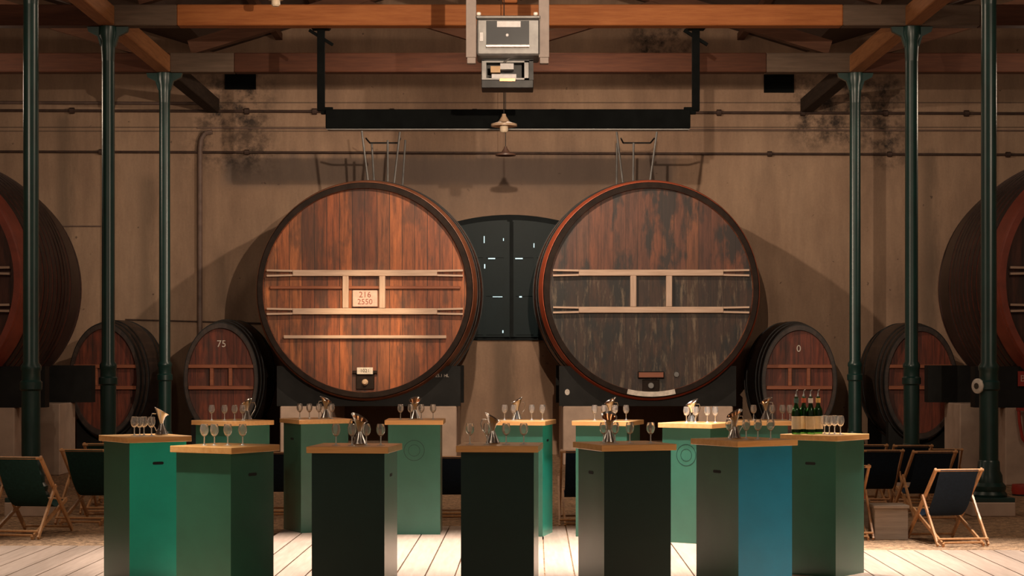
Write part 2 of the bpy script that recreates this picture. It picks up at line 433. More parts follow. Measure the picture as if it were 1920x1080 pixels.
# deck: boards laid into the depth, stepped outline
deck = MB(); bw = .24
k0 = -36; xx = -7.4
ang = .0134
while xx < 7.4:
    y1 = 19.35 if -2.45 < xx < 1.6 else (17.35 if xx < 0 else 16.95)
    vs = []
    g = .006
    for z in (-.03, 0):
        for (a, y) in ((xx+g, 6), (xx+bw-g, 6), (xx+bw-g, y1), (xx+g, y1)):
            vs.append((a+(y-15)*ang, y, z))
    deck.add(vs, [(3, 2, 1, 0), (4, 5, 6, 7), (0, 1, 5, 4), (1, 2, 6, 5), (2, 3, 7, 6), (3, 0, 4, 7)])
    xx += bw
# long boards look wider apart in pairs: two-board rhythm
deck_o = struct(deck.build('wooden_deck', 'deck')); deck_o['label'] = 'pale boarded deck under the tasting tables'

# roof: three gables springing from the column lines
roof = MB()
for cx in (-10.8, 0, 10.8):
    for s in (-1, 1):
        e = Vector((cx+s*5.4, 0, 7.30)); r = Vector((cx, 0, 8.95))
        vs = [(e.x, 4, e.z), (r.x, 4, r.z), (r.x, WALL_Y, r.z), (e.x, WALL_Y, e.z)]
        vs += [(a, b, c+.08) for a, b, c in vs]
        roof.add(vs, [(0, 1, 2, 3), (7, 6, 5, 4), (0, 4, 5, 1), (1, 5, 6, 2), (2, 6, 7, 3), (3, 7, 4, 0)])
m_, nt_, b_ = newmat('dark_roof_boards')
L(nt_, ramp(nt_, noise(nt_, coords(nt_, (1, 8, 1)), 3, 6), ((.3, (.05, .03, .022)), (.7, (.10, .06, .045)))), b_.inputs['Base Color']); b_.inputs['Roughness'].default_value = .8
struct(roof.build('ceiling', m_))

# arched hay door in the back wall
dz0, dzt = Z(638, WALL_Y), Z(403, WALL_Y)
def arch_pts(hw, z0, zs, zt, n=16):
    pts = [(-hw, z0), (hw, z0)]
    for i in range(n+1):
        t = i/n; x = hw-2*hw*t; pts.append((x, zs+(zt-zs)*(1-(x/hw)**2)))
    return pts
def extrude_xz(pts, y0, y1, mb=None):
    mb = mb or MB(); n = len(pts)
    vs = [(x, y0, z) for x, z in pts]+[(x, y1, z) for x, z in pts]
    fs = [tuple(range(n)), tuple(range(2*n-1, n-1, -1))]+[(i, (i+1) % n, n+(i+1) % n, n+i) for i in range(n)]
    return mb.add(vs, fs)
M['door'] = paint('dark_teal_door_paint', (.005, .014, .017), .0, .1)
M['door_frame'] = simple('black_door_frame', (.006, .009, .010), .7, 0, .3, 4, 0, .15)
droot = bpy.data.objects.new('door_1', None); COL.objects.link(droot); droot.location = (0, WALL_Y, dz0); struct(droot)
H = dzt-dz0
fr = extrude_xz(arch_pts(1.30, 0, H-.22, H), -.05, -.002); fr.build('door_frame', 'door_frame', droot)
for s in (-1, 1):
    pts = []
    for i in range(9):
        x = .05+(1.12)*i/8; pts.append((s*x, H-.10-.2*(x/1.25)**2))
    poly = [(s*1.17, .06), (s*.05, .06)]+pts
    lf = extrude_xz(poly, -.09, -.051).build('door_leaf', 'door', droot)
    rails = MB()
    for z in (.10, .80, 1.50): rails.box(min(s*.05, s*1.17), max(s*.05, s*1.17), -.115, -.091, z, z+.07)
    for x in (.05, .43, 1.10): rails.box(min(s*x, s*(x+.06)), max(s*x, s*(x+.06)), -.117, -.091, .06, 2.02)
    rails.build('door_rails', 'door', lf)
    ov = MB().box(s*.035-.03, s*.035+.03, -.13, -.092, .06, 2.15).build('meeting_strip', 'door_frame' if s > 0 else 'door', lf)
gaps = MB()
for px, py, wpx, hpx in ((908, 450, 1.5, 13), (922, 485.5, 13, 2), (973, 485.5, 14, 2), (1001, 461, 1.5, 8), (909, 500, 2, 8), (933, 557, 18, 1.2), (976, 557, 5, 2.5), (943, 622, 2, 5), (944, 450, 1.5, 5), (860, 424, 3, 3)):
    x, z = X(px, WALL_Y), Z(py, WALL_Y)-dz0
    gaps.box(x-wpx/206, x+wpx/206, -.136, -.1175 if wpx > 3 else -.118, z-hpx/206, z+hpx/206)
gaps.build('light_gap', 'daylight', droot)['label'] = 'bright daylight showing through small gaps'

# iron columns on two lines
def column(px_side, y, label):
    x = 5.4*px_side
    r = empty('iron_column', (x, y, -.03), label, 'column', 'cast iron columns')
    MB().box(-.24, .24, -.24, .24, 0, .16, bev=.01).build('concrete_footing', 'plinth', r)
    b = MB().box(-.235, .235, -.235, .235, .16, .21, bev=.006)
    b.lathe([(.0, .21), (.20, .21), (.205, .235), (.18, .27), (.19, .30), (.19, .33), (.155, .37), (.15, .45), (.125, .50), (.12, .60), (.105, .62), (.0, .62)], 24)
    b.build('base', 'column_green', r, True)
    s = MB().lathe([(0, .62), (.105, .62), (.105, 1.40), (.125, 1.42), (.125, 1.50), (.105, 1.52), (.105, 1.62), (.115, 1.64), (.115, 1.68), (.088, 1.72), (.084, 6.0), (0, 6.0)], 24)
    s.build('shaft', 'column_green', r, True)
    c = MB().lathe([(0, 5.75), (.084, 5.75), (.092, 5.9), (.10, 6.02), (.125, 6.10), (.125, 6.215), (0, 6.215)], 24)
    for sx in (-1, 1):
        pts = [(0, 6.215), (sx*.28, 6.215), (sx*.26, 6.15), (sx*.14, 6.09), (sx*.098, 5.95), (0, 5.95)]
        extrude_xz(pts, -.04, .04, c)
    c.build('capital', 'column_green', r, True)
    return r
D1, D2, D3 = 21.05, 25.1, 29.2
cols = {}
for d, nm in ((D1, 'nearest'), (D2, 'middle'), (D3, 'farthest')):
    for s, sd in ((-1, 'left'), (1, 'right')):
        cols[(d, s)] = column(s, d, '%s dark green iron column in the %s hand row of columns' % (nm, sd))
# round plate on the near right column
g = empty('wall_dial', (5.4-.122, D1-.02, 1.425), 'small white round dial on the nearest right hand column', 'dial')
MB().lathe([(0, 0), (.085, 0), (.085, .02), (.07, .03), (0, .03)], 24, Matrix.Rotation(math.radians(-58), 4, 'Z') @ Matrix.Rotation(PI/2, 4, 'X')).build('dial_case', 'white_plate', g, True)
MB().lathe([(0, .031), (.035, .031), (.035, .034), (0, .034)], 16, Matrix.Rotation(math.radians(-58), 4, 'Z') @ Matrix.Rotation(PI/2, 4, 'X')).build('dial_centre', 'dark_ink', g, True)

# timber frame
def beam_row(y, z0, z1, mats, names):
    for (x0, x1, mt, lb) in mats:
        o = MB().box(x0, x1, y-.12, y+.12, z0, z1, bev=.012).build('timber_beam', mt)
        tag(o, lb, 'beam')
zb = 6.19
beam_row(D2, zb, zb+.28, [
    (-14, -5.46, 'beam_brown', 'left outer tie beam resting on the middle column row'),
    (-5.459, -4.46, 'beam_grey', 'short grey scarf beam above the middle left column'),
    (-4.459, 4.46, 'beam_orange', 'long bright orange tie beam spanning above the projector'),
    (4.461, 6.3, 'beam_grey', 'short grey scarf beam above the middle right column'),
    (6.301, 14, 'beam_brown', 'right outer tie beam resting on the middle column row')], '')
beam_row(D3, zb, zb+.30, [
    (-14, -5.3, 'beam_brown', 'left outer dark brown beam over the farthest column row'),
    (-5.299, -4.3, 'beam_grey', 'short greyish beam above the farthest left column'),
    (-4.299, 4.0, 'beam_brown', 'long dark brown tie beam behind the projector, nearer the back wall'),
    (4.001, 5.5, 'beam_grey', 'short greyish beam above the farthest right column'),
    (5.501, 14, 'beam_brown', 'right outer dark brown beam over the farthest column row')], '')
for s, sd in ((-1, 'left'), (1, 'right')):
    for (y0, y1, wh) in ((14.0, D2-.125, 'front length of beam running over the %s columns'), (D2+.125, D3-.125, 'middle length of beam running over the %s columns'), (D3+.125, WALL_Y-.001, 'back length of beam running from the %s columns into the wall')):
        o = MB().box(s*5.4-.11, s*5.4+.11, y0, y1, zb+.0, zb+.26, bev=.012).build('timber_beam', 'shaded_sooty_beam' if y1 > 33 else 'beam_long')
        tag(o, wh % sd, 'beam')
# trusses: rafters, king post, struts
def rafter(p0, p1, y, w_=.20, h=.24, name='rafter', mt='rafter'):
    return MB().bar((p0[0], y, p0[1]), (p1[0], y, p1[1]), w_, h, (0, 1, 0)) if False else MB().bar((p0[0], y, p0[1]), (p1[0], y, p1[1]), w_, h)
for y, nm in ((D2, 'middle'), (D3, 'farthest')):
    for cx, bay in ((-10.8, 'left'), (0, 'central'), (10.8, 'right')):
        t = empty('roof_truss', (cx, y, zb+.31), 'timber truss of rafters and posts over the %s bay at the %s column row' % (bay, nm), 'truss', 'roof trusses')
        for s in (-1, 1):
            MB().bar((s*5.0, 0, .08), (s*.12, 0, 1.54), .16, .22).build('rafter', 'rafter', t)
            MB().bar((s*.12, 0, .12), (s*2.35, 0, .78), .12, .14).build('strut', 'rafter', t)
        MB().box(-.10, .10, -.09, .09, 0, 2.35, bev=.01).build('king_post', 'beam_orange', t)
for i, x in enumerate((-4.2, -3.35, -1.6, 1.6, 3.0, 4.2)):
    zz = 7.30+(5.4-abs(x))*(1.65/5.4)-.09
    o = MB().box(x-.06, x+.06, 12, WALL_Y-.01, zz-.06, zz+.06).build('purlin', 'rafter')
    tag(o, '%s purlin under the roof boards, running into the depth' % ('outermost left', 'second from left', 'left of ridge', 'right of ridge', 'second from right', 'outermost right')[i], 'purlin', 'roof purlins')

# wall vents
for px0, px1, py0, py1, sd in ((422, 480, 137, 168, 'left'), (1432, 1488, 140, 174, 'right')):
    v = empty('wall_vent', (X((px0+px1)/2, WALL_Y), WALL_Y, Z(py1, WALL_Y)), 'black rectangular vent high on the back wall, %s of the screen' % sd, 'vent')
    w_ = (px1-px0)/F*WALL_Y; h_ = (py1-py0)/F*WALL_Y
    f = MB().box(-w_/2, w_/2, -.05, -.002, 0, .03).box(-w_/2, w_/2, -.05, -.002, h_-.03, h_).box(-w_/2, -w_/2+.03, -.05, -.002, .03, h_-.03).box(w_/2-.03, w_/2, -.05, -.002, .03, h_-.03)
    f.build('vent_frame', 'soffit_black', v)
    l = MB().box(-w_/2+.03, w_/2-.03, -.012, -.003, .03, h_-.03)
    for i in range(5): l.box(-w_/2+.03, w_/2-.03, -.04, -.02, .045+i*.048, .06+i*.048)
    l.build('louvres', 'soffit_black', v)
# pipes on the wall
def pipe(px0, px1, py0, py1, r, couplings, label, mt='pipe', off=.06):
    d = WALL_Y-off
    e = empty('wall_pipe', (X(px0, d), d, Z(py0, d)), label, 'pipe')
    o = Vector((X(px0, d), d, Z(py0, d)))
    MB().tube((0, 0, 0), Vector((X(px1, d), d, Z(py1, d)))-o, r, r, 10).build('pipe_run', mt, e, True)
    for c in couplings:
        p = Vector((X(c, d), d, Z(py0+(py1-py0)*(c-px0)/(px1-px0), d)))-o
        k = MB().tube(p-Vector((.04, 0, 0)), p+Vector((.04, 0, 0)), r*2.3, r*2.3, 10).tube(p, p+Vector((0, off-.002, 0)), r, r, 8)
        k.build('pipe_clamp', mt, e, True)
    return e
pipe(-40, 1960, 207, 213, .026, (135, 463, 590, 735, 890, 1037, 1195, 1348, 1505, 1660, 1812), 'upper dark horizontal pipe clamped along the whole back wall')
pipe(-40, 1960, 284, 290, .022, (190, 463, 1443, 1668, 1890), 'lower dark horizontal pipe clamped along the whole back wall')
pipe(-40, 372, 192, 194, .03, (), 'pale painted pipe above the upper dark pipe at left', 'pipe_wall', .04)
pipe(370, 1960, 240, 245, .012, (), 'thin painted conduit just beneath the screen housing level', 'pipe_wall', .02)
pipe(235, 490, 599, 606, .012, (), 'thin cable strung above the small barrels at left', 'pipe', .05)
pipe(112, 190, 424, 424, .012, (), 'short thin conduit beside the left edge barrel', 'pipe_wall', .02)
o = MB(); d = WALL_Y-.08
pts = [(X(398, d), d, Z(247, d)), (X(384, d), d, Z(250, d)), (X(377, d), d, Z(262, d)), (X(375, d), d, Z(280, d)), (X(375, d), d, Z(630, d))]
o.path(pts, .045, 10)
tag(o.build('downpipe', 'pipe_wall', None, True), 'vertical brown downpipe with a hooked top left of the large warm barrel', 'pipe')

# ------------------------------------------------------------ large tuns
def tun_body_profile(R, bul, Ln, n=14, thick=.085, recess=.13):
    pr = []
    for i in range(n+1):
        t = i/n; pr.append((R+(bul-R)*math.sin(PI*t), t*Ln))
    return pr
def rad(R, bul, Ln, y): return R+(bul-R)*math.sin(PI*y/Ln)
def crossbar(mb_target, x0, x1, z, h, y, fork=.42, mt='pale_bar', parent=None):
    """pale rail whose ends fork into two prongs"""
    t = h*.30
    m = MB()
    m.box(x0+fork, x1-fork, y-.07, y, z-h/2, z+h/2, bev=.008)
    for (a, b) in ((x0, x0+fork), (x1, x1-fork)):
        for s in (-1, 1):
            zo = z+s*(h/2-t/2)
            m.bar((a, y-.035, zo+s*.008), (b, y-.035, zo), .07, t)
    return m.build('crossbar', mt, parent)
def tun(loc, Ln, head, label, hoops, rim_mat, chime_side, kind='front', hoop_mat='brown_hoop', R=1.745, bul=1.9, body='stave_brown'):
    r = empty('wine_tun', loc, label, 'barrel', 'large round barrels')
    pr = tun_body_profile(R, bul, Ln)
    inner = R-.075
    prof = [(0, Ln-.12), (inner, Ln-.12), (inner, Ln)]+list(reversed(pr))+[(inner, 0), (inner-.01, .10)]
    MB().lathe(prof, 96, ROTY).build('stave_body', body, r, True)
    # dished front head
    MB().lathe([(0, .10), (inner+.01, .10), (inner+.01, .16), (0, .16)], 72, ROTY).build('head', head, r)
    # chime hoop round the rim
    MB().lathe([(inner-.005, -.006), (R+.004, -.006), (R+.016, .01), (R+.02, .05), (R+.0, .05)], 96, ROTY).build('chime', rim_mat, r, True)
    if chime_side:
        MB().lathe([(R+.004, .055), (R+.026, .06), (rad(R, bul, Ln, .42)+.022, .42), (rad(R, bul, Ln, .42), .425)], 96, ROTY).build('painted_band', chime_side, r, True)
    for y, w_, mt in hoops:
        a, b = rad(R, bul, Ln, y), rad(R, bul, Ln, y+w_)
        MB().lathe([(a-.01, y), (a+.014, y), (b+.014, y+w_), (b-.01, y+w_)], 96, ROTY).build('hoop', mt, r, True)
    return r
tz = Z(544, 30.4)
DT = 30.43
hoop_set = [(.55, .10, 'iron'), (.80, .08, 'iron'), (1.45, .08, 'iron'), (2.2, .10, 'iron'), (2.6, .12, 'iron')]
def face_kit(r, bars, post_x, post_z, extra=None):
    for z in bars: crossbar(None, -1.60, 1.60, z, .10, .07, parent=r)
    for x in post_x: MB().box(x-.05, x+.05, -.005, .075, post_z[0], post_z[1], bev=.008).build('upright', 'pale_post', r)
# left tun
T1 = tun((X(684, DT), DT, tz), 3.1, 'tun_head_warm', 'large round barrel left of the arched door with warm orange head and number plate', hoop_set, 'brown_chime', 'brown_hoop')
face_kit(T1, (.28, -.345), (-.315, .283), (-.295, .23))
MB().box(-1.33, 1.33, .02, .095, -.79, -.735, bev=.01).build('batten_or_strip', 'pale_bar', T1)['label'] = 'thin horizontal batten low on the head'
MB().box(-1.56, 1.56, .055, .098, .02, .07, bev=.01).build('batten_or_strip', 'red_bar', T1)['label'] = 'dark reddish strip between the pale bars'  # dark reddish strip across the head between the bars
pl = MB().box(-.205, .205, .04, .06, -.27, .0, bev=.01).build('number_plate', 'pink_plate', T1); pl['label'] = 'pinkish plate with painted red numerals'
text_obj('plate_numerals', '216', .135, 'red_ink', pl, (.0, .038, -.075), (PI/2, 0, 0))
text_obj('plate_numerals', '2550', .125, 'red_ink', pl, (.0, .038, -.19), (PI/2, 0, 0))
dr = MB().box(-.20, .20, .03, .095, -1.36, -1.31, bev=.006).box(-.15, .15, .06, .095, -1.62, -1.36, bev=.01).build('manhole_door', 'brown_chime', T1)
MB().box(-.13, .13, .015, .03, -1.37, -1.26, bev=.004).build('maker_plate', 'white_plate', dr)
text_obj('plate_lettering', '1021', .08, 'dark_ink', dr, (0, .012, -1.315), (PI/2, 0, 0))
MB().lathe([(0, 0), (.05, 0), (.05, .03), (.03, .05), (.03, .09), (0, .09)], 16, Matrix.Translation((0, .06, -1.5)) @ Matrix.Rotation(PI/2, 4, 'X')).build('brass_tap', 'shade', dr, True)
# right tun
T2 = tun((X(1221, DT), DT, tz+.005), 3.1, 'tun_head_aged', 'large round barrel right of the arched door, with a dark weathered stained head', hoop_set, 'brown_chime', 'red_paint')
face_kit(T2, (.28, -.325), (-.29, .293), (-.275, .23))
hd = MB().box(-.215, .215, .02, .095, -1.44, -1.33, bev=.008).box(-.14, .14, .06, .095, -1.68, -1.46, bev=.01).build('manhole_door', 'brown_chime', T2)
MB().box(-.20, .20, .012, .02, -1.425, -1.345).build('wooden_latch', 'red_bar', hd)
MB().lathe([(0, 0), (.05, 0), (.04, .03), (0, .03)], 16, Matrix.Translation((.42, .095, -1.38)) @ Matrix.Rotation(PI/2, 4, 'X')).build('bung', 'grey_steel', T2, True)
MB().lathe([(0, 0), (.05, 0), (.045, .03), (0, .03)], 16, Matrix.Translation((0, .06, -1.56)) @ Matrix.Rotation(PI/2, 4, 'X')).build('bung', 'grey_steel', T2, True)
arc = MB(); n = 14; vs = []
for y in (-.03, -.008):
    for rr in (1.66, 1.74):
        for i in range(n+1):
            a = math.radians(-90-13.2+26.4*i/n); vs.append((math.cos(a)*rr, y, math.sin(a)*rr))
q = n+1; fs = []
for i in range(n):
    fs += [(i, i+1, q+i+1, q+i), (2*q+i, 3*q+i, 3*q+i+1, 2*q+i+1), (i, 2*q+i, 2*q+i+1, i+1), (q+i, q+i+1, 3*q+i+1, 3*q+i)]
fs += [(0, q, 3*q, 2*q), (n, 2*q+n, 3*q+n, q+n)]
arc.add(vs, fs); arc.build('curved_label', 'white_plate', T2)['label'] = 'worn white curved label plate on the lower rim'

# outer tuns at the edges
side_hoops = [(.50+i*.20, .12, 'dark_hoop') for i in range(9)]+[(2.35, .9, 'dark_hoop'), (3.4, .12, 'dark_hoop')]
for s, sd in ((-1, 'left'), (1, 'right')):
    t = tun((s*8.44, 25.5, Z(525, 25.5)), 3.7, 'tun_head_side', 'large round barrel cut off by the %s edge, ribbed with dark hoops' % sd, side_hoops, 'red_dull', 'red_dull', body='stave_red')
    face_kit(t, (.13, -.38), (-.3, .3), (-.33, .08))

# cradles and plinths
def saddle(x, z, y0, y1, hw0, hw1, zt0, zb0, R, label):
    """black timber cradle: two solid saddles with a round cut and long runners"""
    e = empty('barrel_cradle', (x, y0, zb0), label, 'cradle', 'black barrel cradles')
    for (a, b) in ((y0, y0+.25), (y1-.25, y1)):
        pts = [(hw1, 0), (hw1, zt0-zb0)]
        # concave arc from right to left
        zc = z-zb0
        import math as mm
        top = zt0-z
        half = math.sqrt(max(R*R-top*top, 0)); half = min(half, hw1-.005, hw0-.005)
        a0 = math.atan2(-math.sqrt(R*R-half*half), half)
        a1 = -PI-a0
        for i in range(25):
            t = a0+(a1-a0)*i/24; pts.append((math.cos(t)*R, zc+math.sin(t)*R))
        pts += [(-hw0, zt0-zb0), (-hw0, 0)]
        # strips so that the concave outline fills cleanly
        mb = MB(); top_pts = pts[1:-1]
        ya, yb = a-y0, b-y0
        vs = []; m = len(top_pts)
        for (px_, pz_) in top_pts:
            for yy in (ya, yb): vs += [(px_, yy, 0), (px_, yy, pz_)]
        fs = []
        for i in range(m-1):
            k = 4*i; fs += [(k, k+1, k+5, k+4), (k+2, k+6, k+7, k+3), (k+1, k+3, k+7, k+5), (k, k+4, k+6, k+2)]
        fs += [(0, 2, 3, 1), (4*m-4, 4*m-3, 4*m-1, 4*m-2)]
        mb.add(vs, fs); mb.build('saddle', 'cradle_black', e)
    for sx in (-1, 1):
        MB().box(sx*1.0-.12, sx*1.0+.12, .251, y1-y0-.251, 0, .28, bev=.01).build('runner', 'cradle_black', e)
    return e
for T, hw0, hw1, nm in ((T1, 1.47, 1.55, 'warm headed'), (T2, 1.49, 1.42, 'dark weathered')):
    x = T.location.x
    sd = saddle(x, tz, 30.72, 33.2, hw0, hw1, 1.60, .94, 1.80, 'black wooden cradle carrying the %s barrel' % nm)
    if T is T1: text_obj('cradle_lettering', '25.1 HL', .07, 'white_ink', sd, (1.25, -.004, .50), (PI/2, 0, 0))
    else: MB().lathe([(0, 0), (.04, 0), (.04, .012), (0, .012)], 16, Matrix.Translation((-1.36, 0, .23)) @ Matrix.Rotation(PI/2, 4, 'X') @ Matrix.Diagonal((1, 1.25, 1, 1))).build('inventory_disc', 'white_plate', sd, True)
    for a, b, nn in ((-hw0+.06, -.58, 'left'), (.80, hw1-.06, 'right')):
        tag(MB().box(x+a, x+b, 30.66, 33.3, -.03, .938, bev=.015).build('concrete_plinth', 'plinth'), '%s pale concrete block under the cradle of the %s barrel' % (nn, nm), 'block', 'pale concrete blocks')
for s, sd in ((-1, 'left'), (1, 'right')):
    saddle(s*8.44, Z(525, 25.5), 25.85, 29.0, 2.0, 2.0, 1.62, 1.05, 1.80, 'black cradle under the barrel at the %s edge' % sd)
    tag(MB().box(min(s*6.85, s*8.0), max(s*6.85, s*8.0), 25.8, 26.9, -.03, 1.048, bev=.015).build('concrete_plinth', 'plinth'), 'pale concrete block in front under the cradle at the %s edge' % sd, 'block', 'pale concrete blocks')
    tag(MB().box(min(s*6.75, s*7.2), max(s*6.75, s*7.2), 28.0, 29.0, -.03, 1.048, bev=.015).build('concrete_plinth', 'plinth'), 'pale concrete block at the back under the cradle at the %s edge' % sd, 'block', 'pale concrete blocks')

# small oval foudres
def foudre(px, rx, rz, cz_py, label, num, col_mat='white_ink'):
    d = 31.0; x = X(px, d); z = Z(cz_py, d)
    r = empty('oval_barrel', (x, d, z), label, 'barrel', 'small oval barrels')
    Ln = 2.4; S = Matrix.Diagonal((rx, 1, rz, 1)) @ ROTY
    R = 1.0; bul = 1.09
    pr = tun_body_profile(R, bul, Ln, 10); inner = .915
    MB().lathe([(0, Ln-.1), (inner, Ln-.1), (inner, Ln)]+list(reversed(pr))+[(inner, 0), (inner-.005, .09)], 64, S).build('stave_body', 'stave_dark', r, True)
    MB().lathe([(0, .08), (inner+.005, .08), (inner+.005, .13), (0, .13)], 56, S).build('head', 'foudre_head', r)
    for y, w_ in ((.01, .10), (.28, .09), (.55, .07), (1.7, .07), (2.2, .1)):
        a, b = rad(R, bul, Ln, y), rad(R, bul, Ln, y+w_)
        MB().lathe([(a-.01, y), (a+.02, y), (b+.02, y+w_), (b-.01, y+w_)], 64, S).build('hoop', 'iron', r, True)
    zt, zb_ = Z(687, d)-z, Z(727, d)-z
    hw = rx*inner*.97
    for zz in (zt, zb_): MB().box(-hw, hw, .0, .075, zz-.03, zz+.03, bev=.006).build('crossbar', 'red_bar', r)
    for xx_ in (-.155, .155): MB().box(xx_-.03, xx_+.03, .005, .07, zb_+.031, zt-.031, bev=.006).build('upright', 'red_bar', r)
    if num: text_obj('painted_numeral', num, .16, col_mat, r, (.0, .078, Z(645 if num == '75' else 654, d)-z), (PI/2, 0, 0))
    # bed
    b = empty('barrel_cradle', (x, d+.15, -.03), 'dark low cradle under the ' + label.split(',')[0], 'cradle', 'dark low cradles')
    zlow = z-rz*1.09+.03
    for yy in (0, 1.6):
        pts = []
        for i in range(13):
            t = -1+2*i/12; xx_ = t*rx*.85; pts.append((xx_, max(.2, z+.03-rz*1.115*math.sqrt(1-(xx_/(rx*1.10))**2))))
        mb = MB(); vs = []; fs = []
        for a_, c_ in pts:
            for y_ in (yy, yy+.22): vs += [(a_, y_, 0), (a_, y_, c_)]
        for i in range(12):
            k = 4*i; fs += [(k, k+1, k+5, k+4), (k+2, k+6, k+7, k+3), (k+1, k+3, k+7, k+5), (k, k+4, k+6, k+2)]
        fs += [(0, 2, 3, 1), (48, 49, 51, 50)]
        mb.add(vs, fs).build('saddle', 'cradle_black', b)
    return r
foudre(196, .585, .93, 712, 'small oval barrel nearest the left edge, behind the middle column', '')
foudre(414, .61, .93, 711, 'small oval barrel painted 75, just left of the warm headed barrel', '75')
foudre(1499, .615, .93, 715, 'small oval barrel just right of the weathered barrel, behind the bottles', '0', 'white_ink')
foudre(1727, .60, .93, 717, 'small oval barrel at far right, crossed by a green column', '')

# ------------------------------------------------------------ screen, projector, lamps
ds = 25.36
e = empty('projection_screen', (0, ds, Z(243, ds)), 'long black rolled screen housing hung on two black posts above the big barrels', 'screen')
x0, x1 = X(612, ds), X(1293, ds); h_ = (243-207)/F*ds
MB().box(x0, x1, -.13, .13, 0, h_, bev=.012).build('housing', 'soffit_black', e)
MB().box(x0+.01, x1-.01, -.11, -.07, -.016, -.001).build('bottom_bar', 'grey_steel', e)
for px in (602, 1304.5):
    x = X(px, ds)
    MB().box(x-.05, x+.05, -.05, .05, h_-.01, zb+.22-Z(243, ds), bev=.005).build('hanging_post', 'soffit_black', e)
    s = 1 if px < 956 else -1
    MB().box(min(x, x+s*.16), max(x, x+s*.16), -.04, .04, h_*.8, h_+.04).build('bracket_arm', 'soffit_black', e)
    MB().box(x-.13, x+.13, -.135, .08, zb+.0-Z(243, ds), zb+.20-Z(243, ds), bev=.02).build('top_clamp', 'soffit_black', e)
    MB().bar((x-.16, 0, zb+.0-Z(243, ds)), (x+.16, 0, zb-.20-Z(243, ds)), .05, .04).build('brace', 'soffit_black', e)
dp = 22.0
def PX(px): return X(px, dp)
zc = Z(120, dp)
e = empty('projector_cage', (PX(951), dp, zc), 'pale steel lift frame with a silver projector, hanging in front of the orange beam', 'projector')
cx_ = PX(951)
for a, b in ((874, 893), (1010, 1029.5)):
    MB().box(PX(a)-cx_, PX(b)-cx_, -.06, .06, .07, 2.2, bev=.004).build('frame_rail', 'grey_rail' if 'grey_rail' in M else 'white_plate', e)
    MB().box(PX(a+2)-cx_, PX(b-1)-cx_, -.05, .05, 0, .07, bev=.004).build('rail_foot', 'grey_rail', e)
zt_, zbm = Z(38, dp)-zc, Z(106, dp)-zc
body = MB().box(PX(894)-cx_, PX(1012)-cx_, -.10, .5, zbm, zt_, bev=.02).build('projector_body', 'grey_steel', e)
MB().box(PX(912)-cx_, PX(992)-cx_, -.112, -.101, Z(86, dp)-zc, Z(42, dp)-zc).build('glass_front', 'lens', body)
MB().box(PX(932)-cx_, PX(976)-cx_, -.118, -.1125, Z(54, dp)-zc, Z(43, dp)-zc).build('paper_label', 'white_board', body)
MB().tube((PX(912)-cx_, -.13, Z(90, dp)-zc), (PX(992)-cx_, -.13, Z(90, dp)-zc), .016, .016, 10).build('chrome_rail', 'steel', body, True)
MB().box(PX(900)-cx_, PX(906)-cx_, -.115, -.101, Z(80, dp)-zc, Z(64, dp)-zc).build('control_pad', 'white_board', body)
MB().lathe([(0, 0), (.02, 0), (.016, .012), (0, .012)], 12, Matrix.Translation((0, -.112, Z(69, dp)-zc)) @ Matrix.Rotation(PI/2, 4, 'X')).build('lens_cap', 'white_board', body, True)
MB().box(PX(893)-cx_, PX(1013)-cx_, -.12, -.02, zt_, zt_+.035, bev=.01).build('top_rail', 'grey_steel', e)
for px in (898, 1004): MB().box(PX(px-4)-cx_, PX(px+4)-cx_, -.13, -.05, zt_+.035, zt_+.075, bev=.01).build('hinge', 'white_plate', e)
dq = 22.3
e2 = empty('ballast_box', (X(951, dq), dq, Z(167, dq)), 'small dark open electronics box slung beneath the silver projector', 'electronics box')
X2 = lambda px: X(px, dq)-X(951, dq)
Z2 = lambda py: Z(py, dq)-Z(167, dq)
bx = MB().box(X2(903), X2(1000), -.10, .30, 0, Z2(152), bev=.006).box(X2(903), X2(911), -.10, .30, Z2(152), Z2(115)).box(X2(992), X2(1000), -.10, .30, Z2(152), Z2(115)).box(X2(903), X2(1000), -.1, .30, Z2(117), Z2(114)).box(X2(911), X2(992), .2, .30, Z2(152), Z2(117))
bx.build('box_shell', 'rail_dark' if 'rail_dark' in M else 'iron', e2)
MB().box(X2(912), X2(991), -.115, -.10, Z2(152), Z2(149)).box(X2(912), X2(991), -.115, -.10, Z2(120), Z2(117)).box(X2(904), X2(912), -.115, -.10, Z2(152), Z2(117)).box(X2(983), X2(991), -.115, -.10, Z2(152), Z2(117)).build('face_trim', 'grey_steel', e2)
MB().box(X2(920), X2(938), -.09, .1, Z2(138), Z2(126)).build('yellow_module', 'amber', e2)
MB().box(X2(938), X2(963), -.09, .1, Z2(132), Z2(121)).box(X2(922), X2(968), -.09, .1, Z2(149), Z2(141)).build('white_module', 'white_board', e2)
MB().box(X2(937), X2(966), -.125, -.10, Z2(155), Z2(150)).build('catch', 'copper', e2)
MB().path([(X2(945), -.13, Z2(120)), (X2(955), -.15, Z2(113)), (X2(980), -.16, Z2(110)), (X2(1008), -.14, Z2(107))], .012, 8).build('cable', 'grey_steel', e2, True)
for px in (915, 988): MB().box(X2(px-3), X2(px+3), 0, .05, Z2(114), Z2(108)).build('hanger', 'iron', e2)

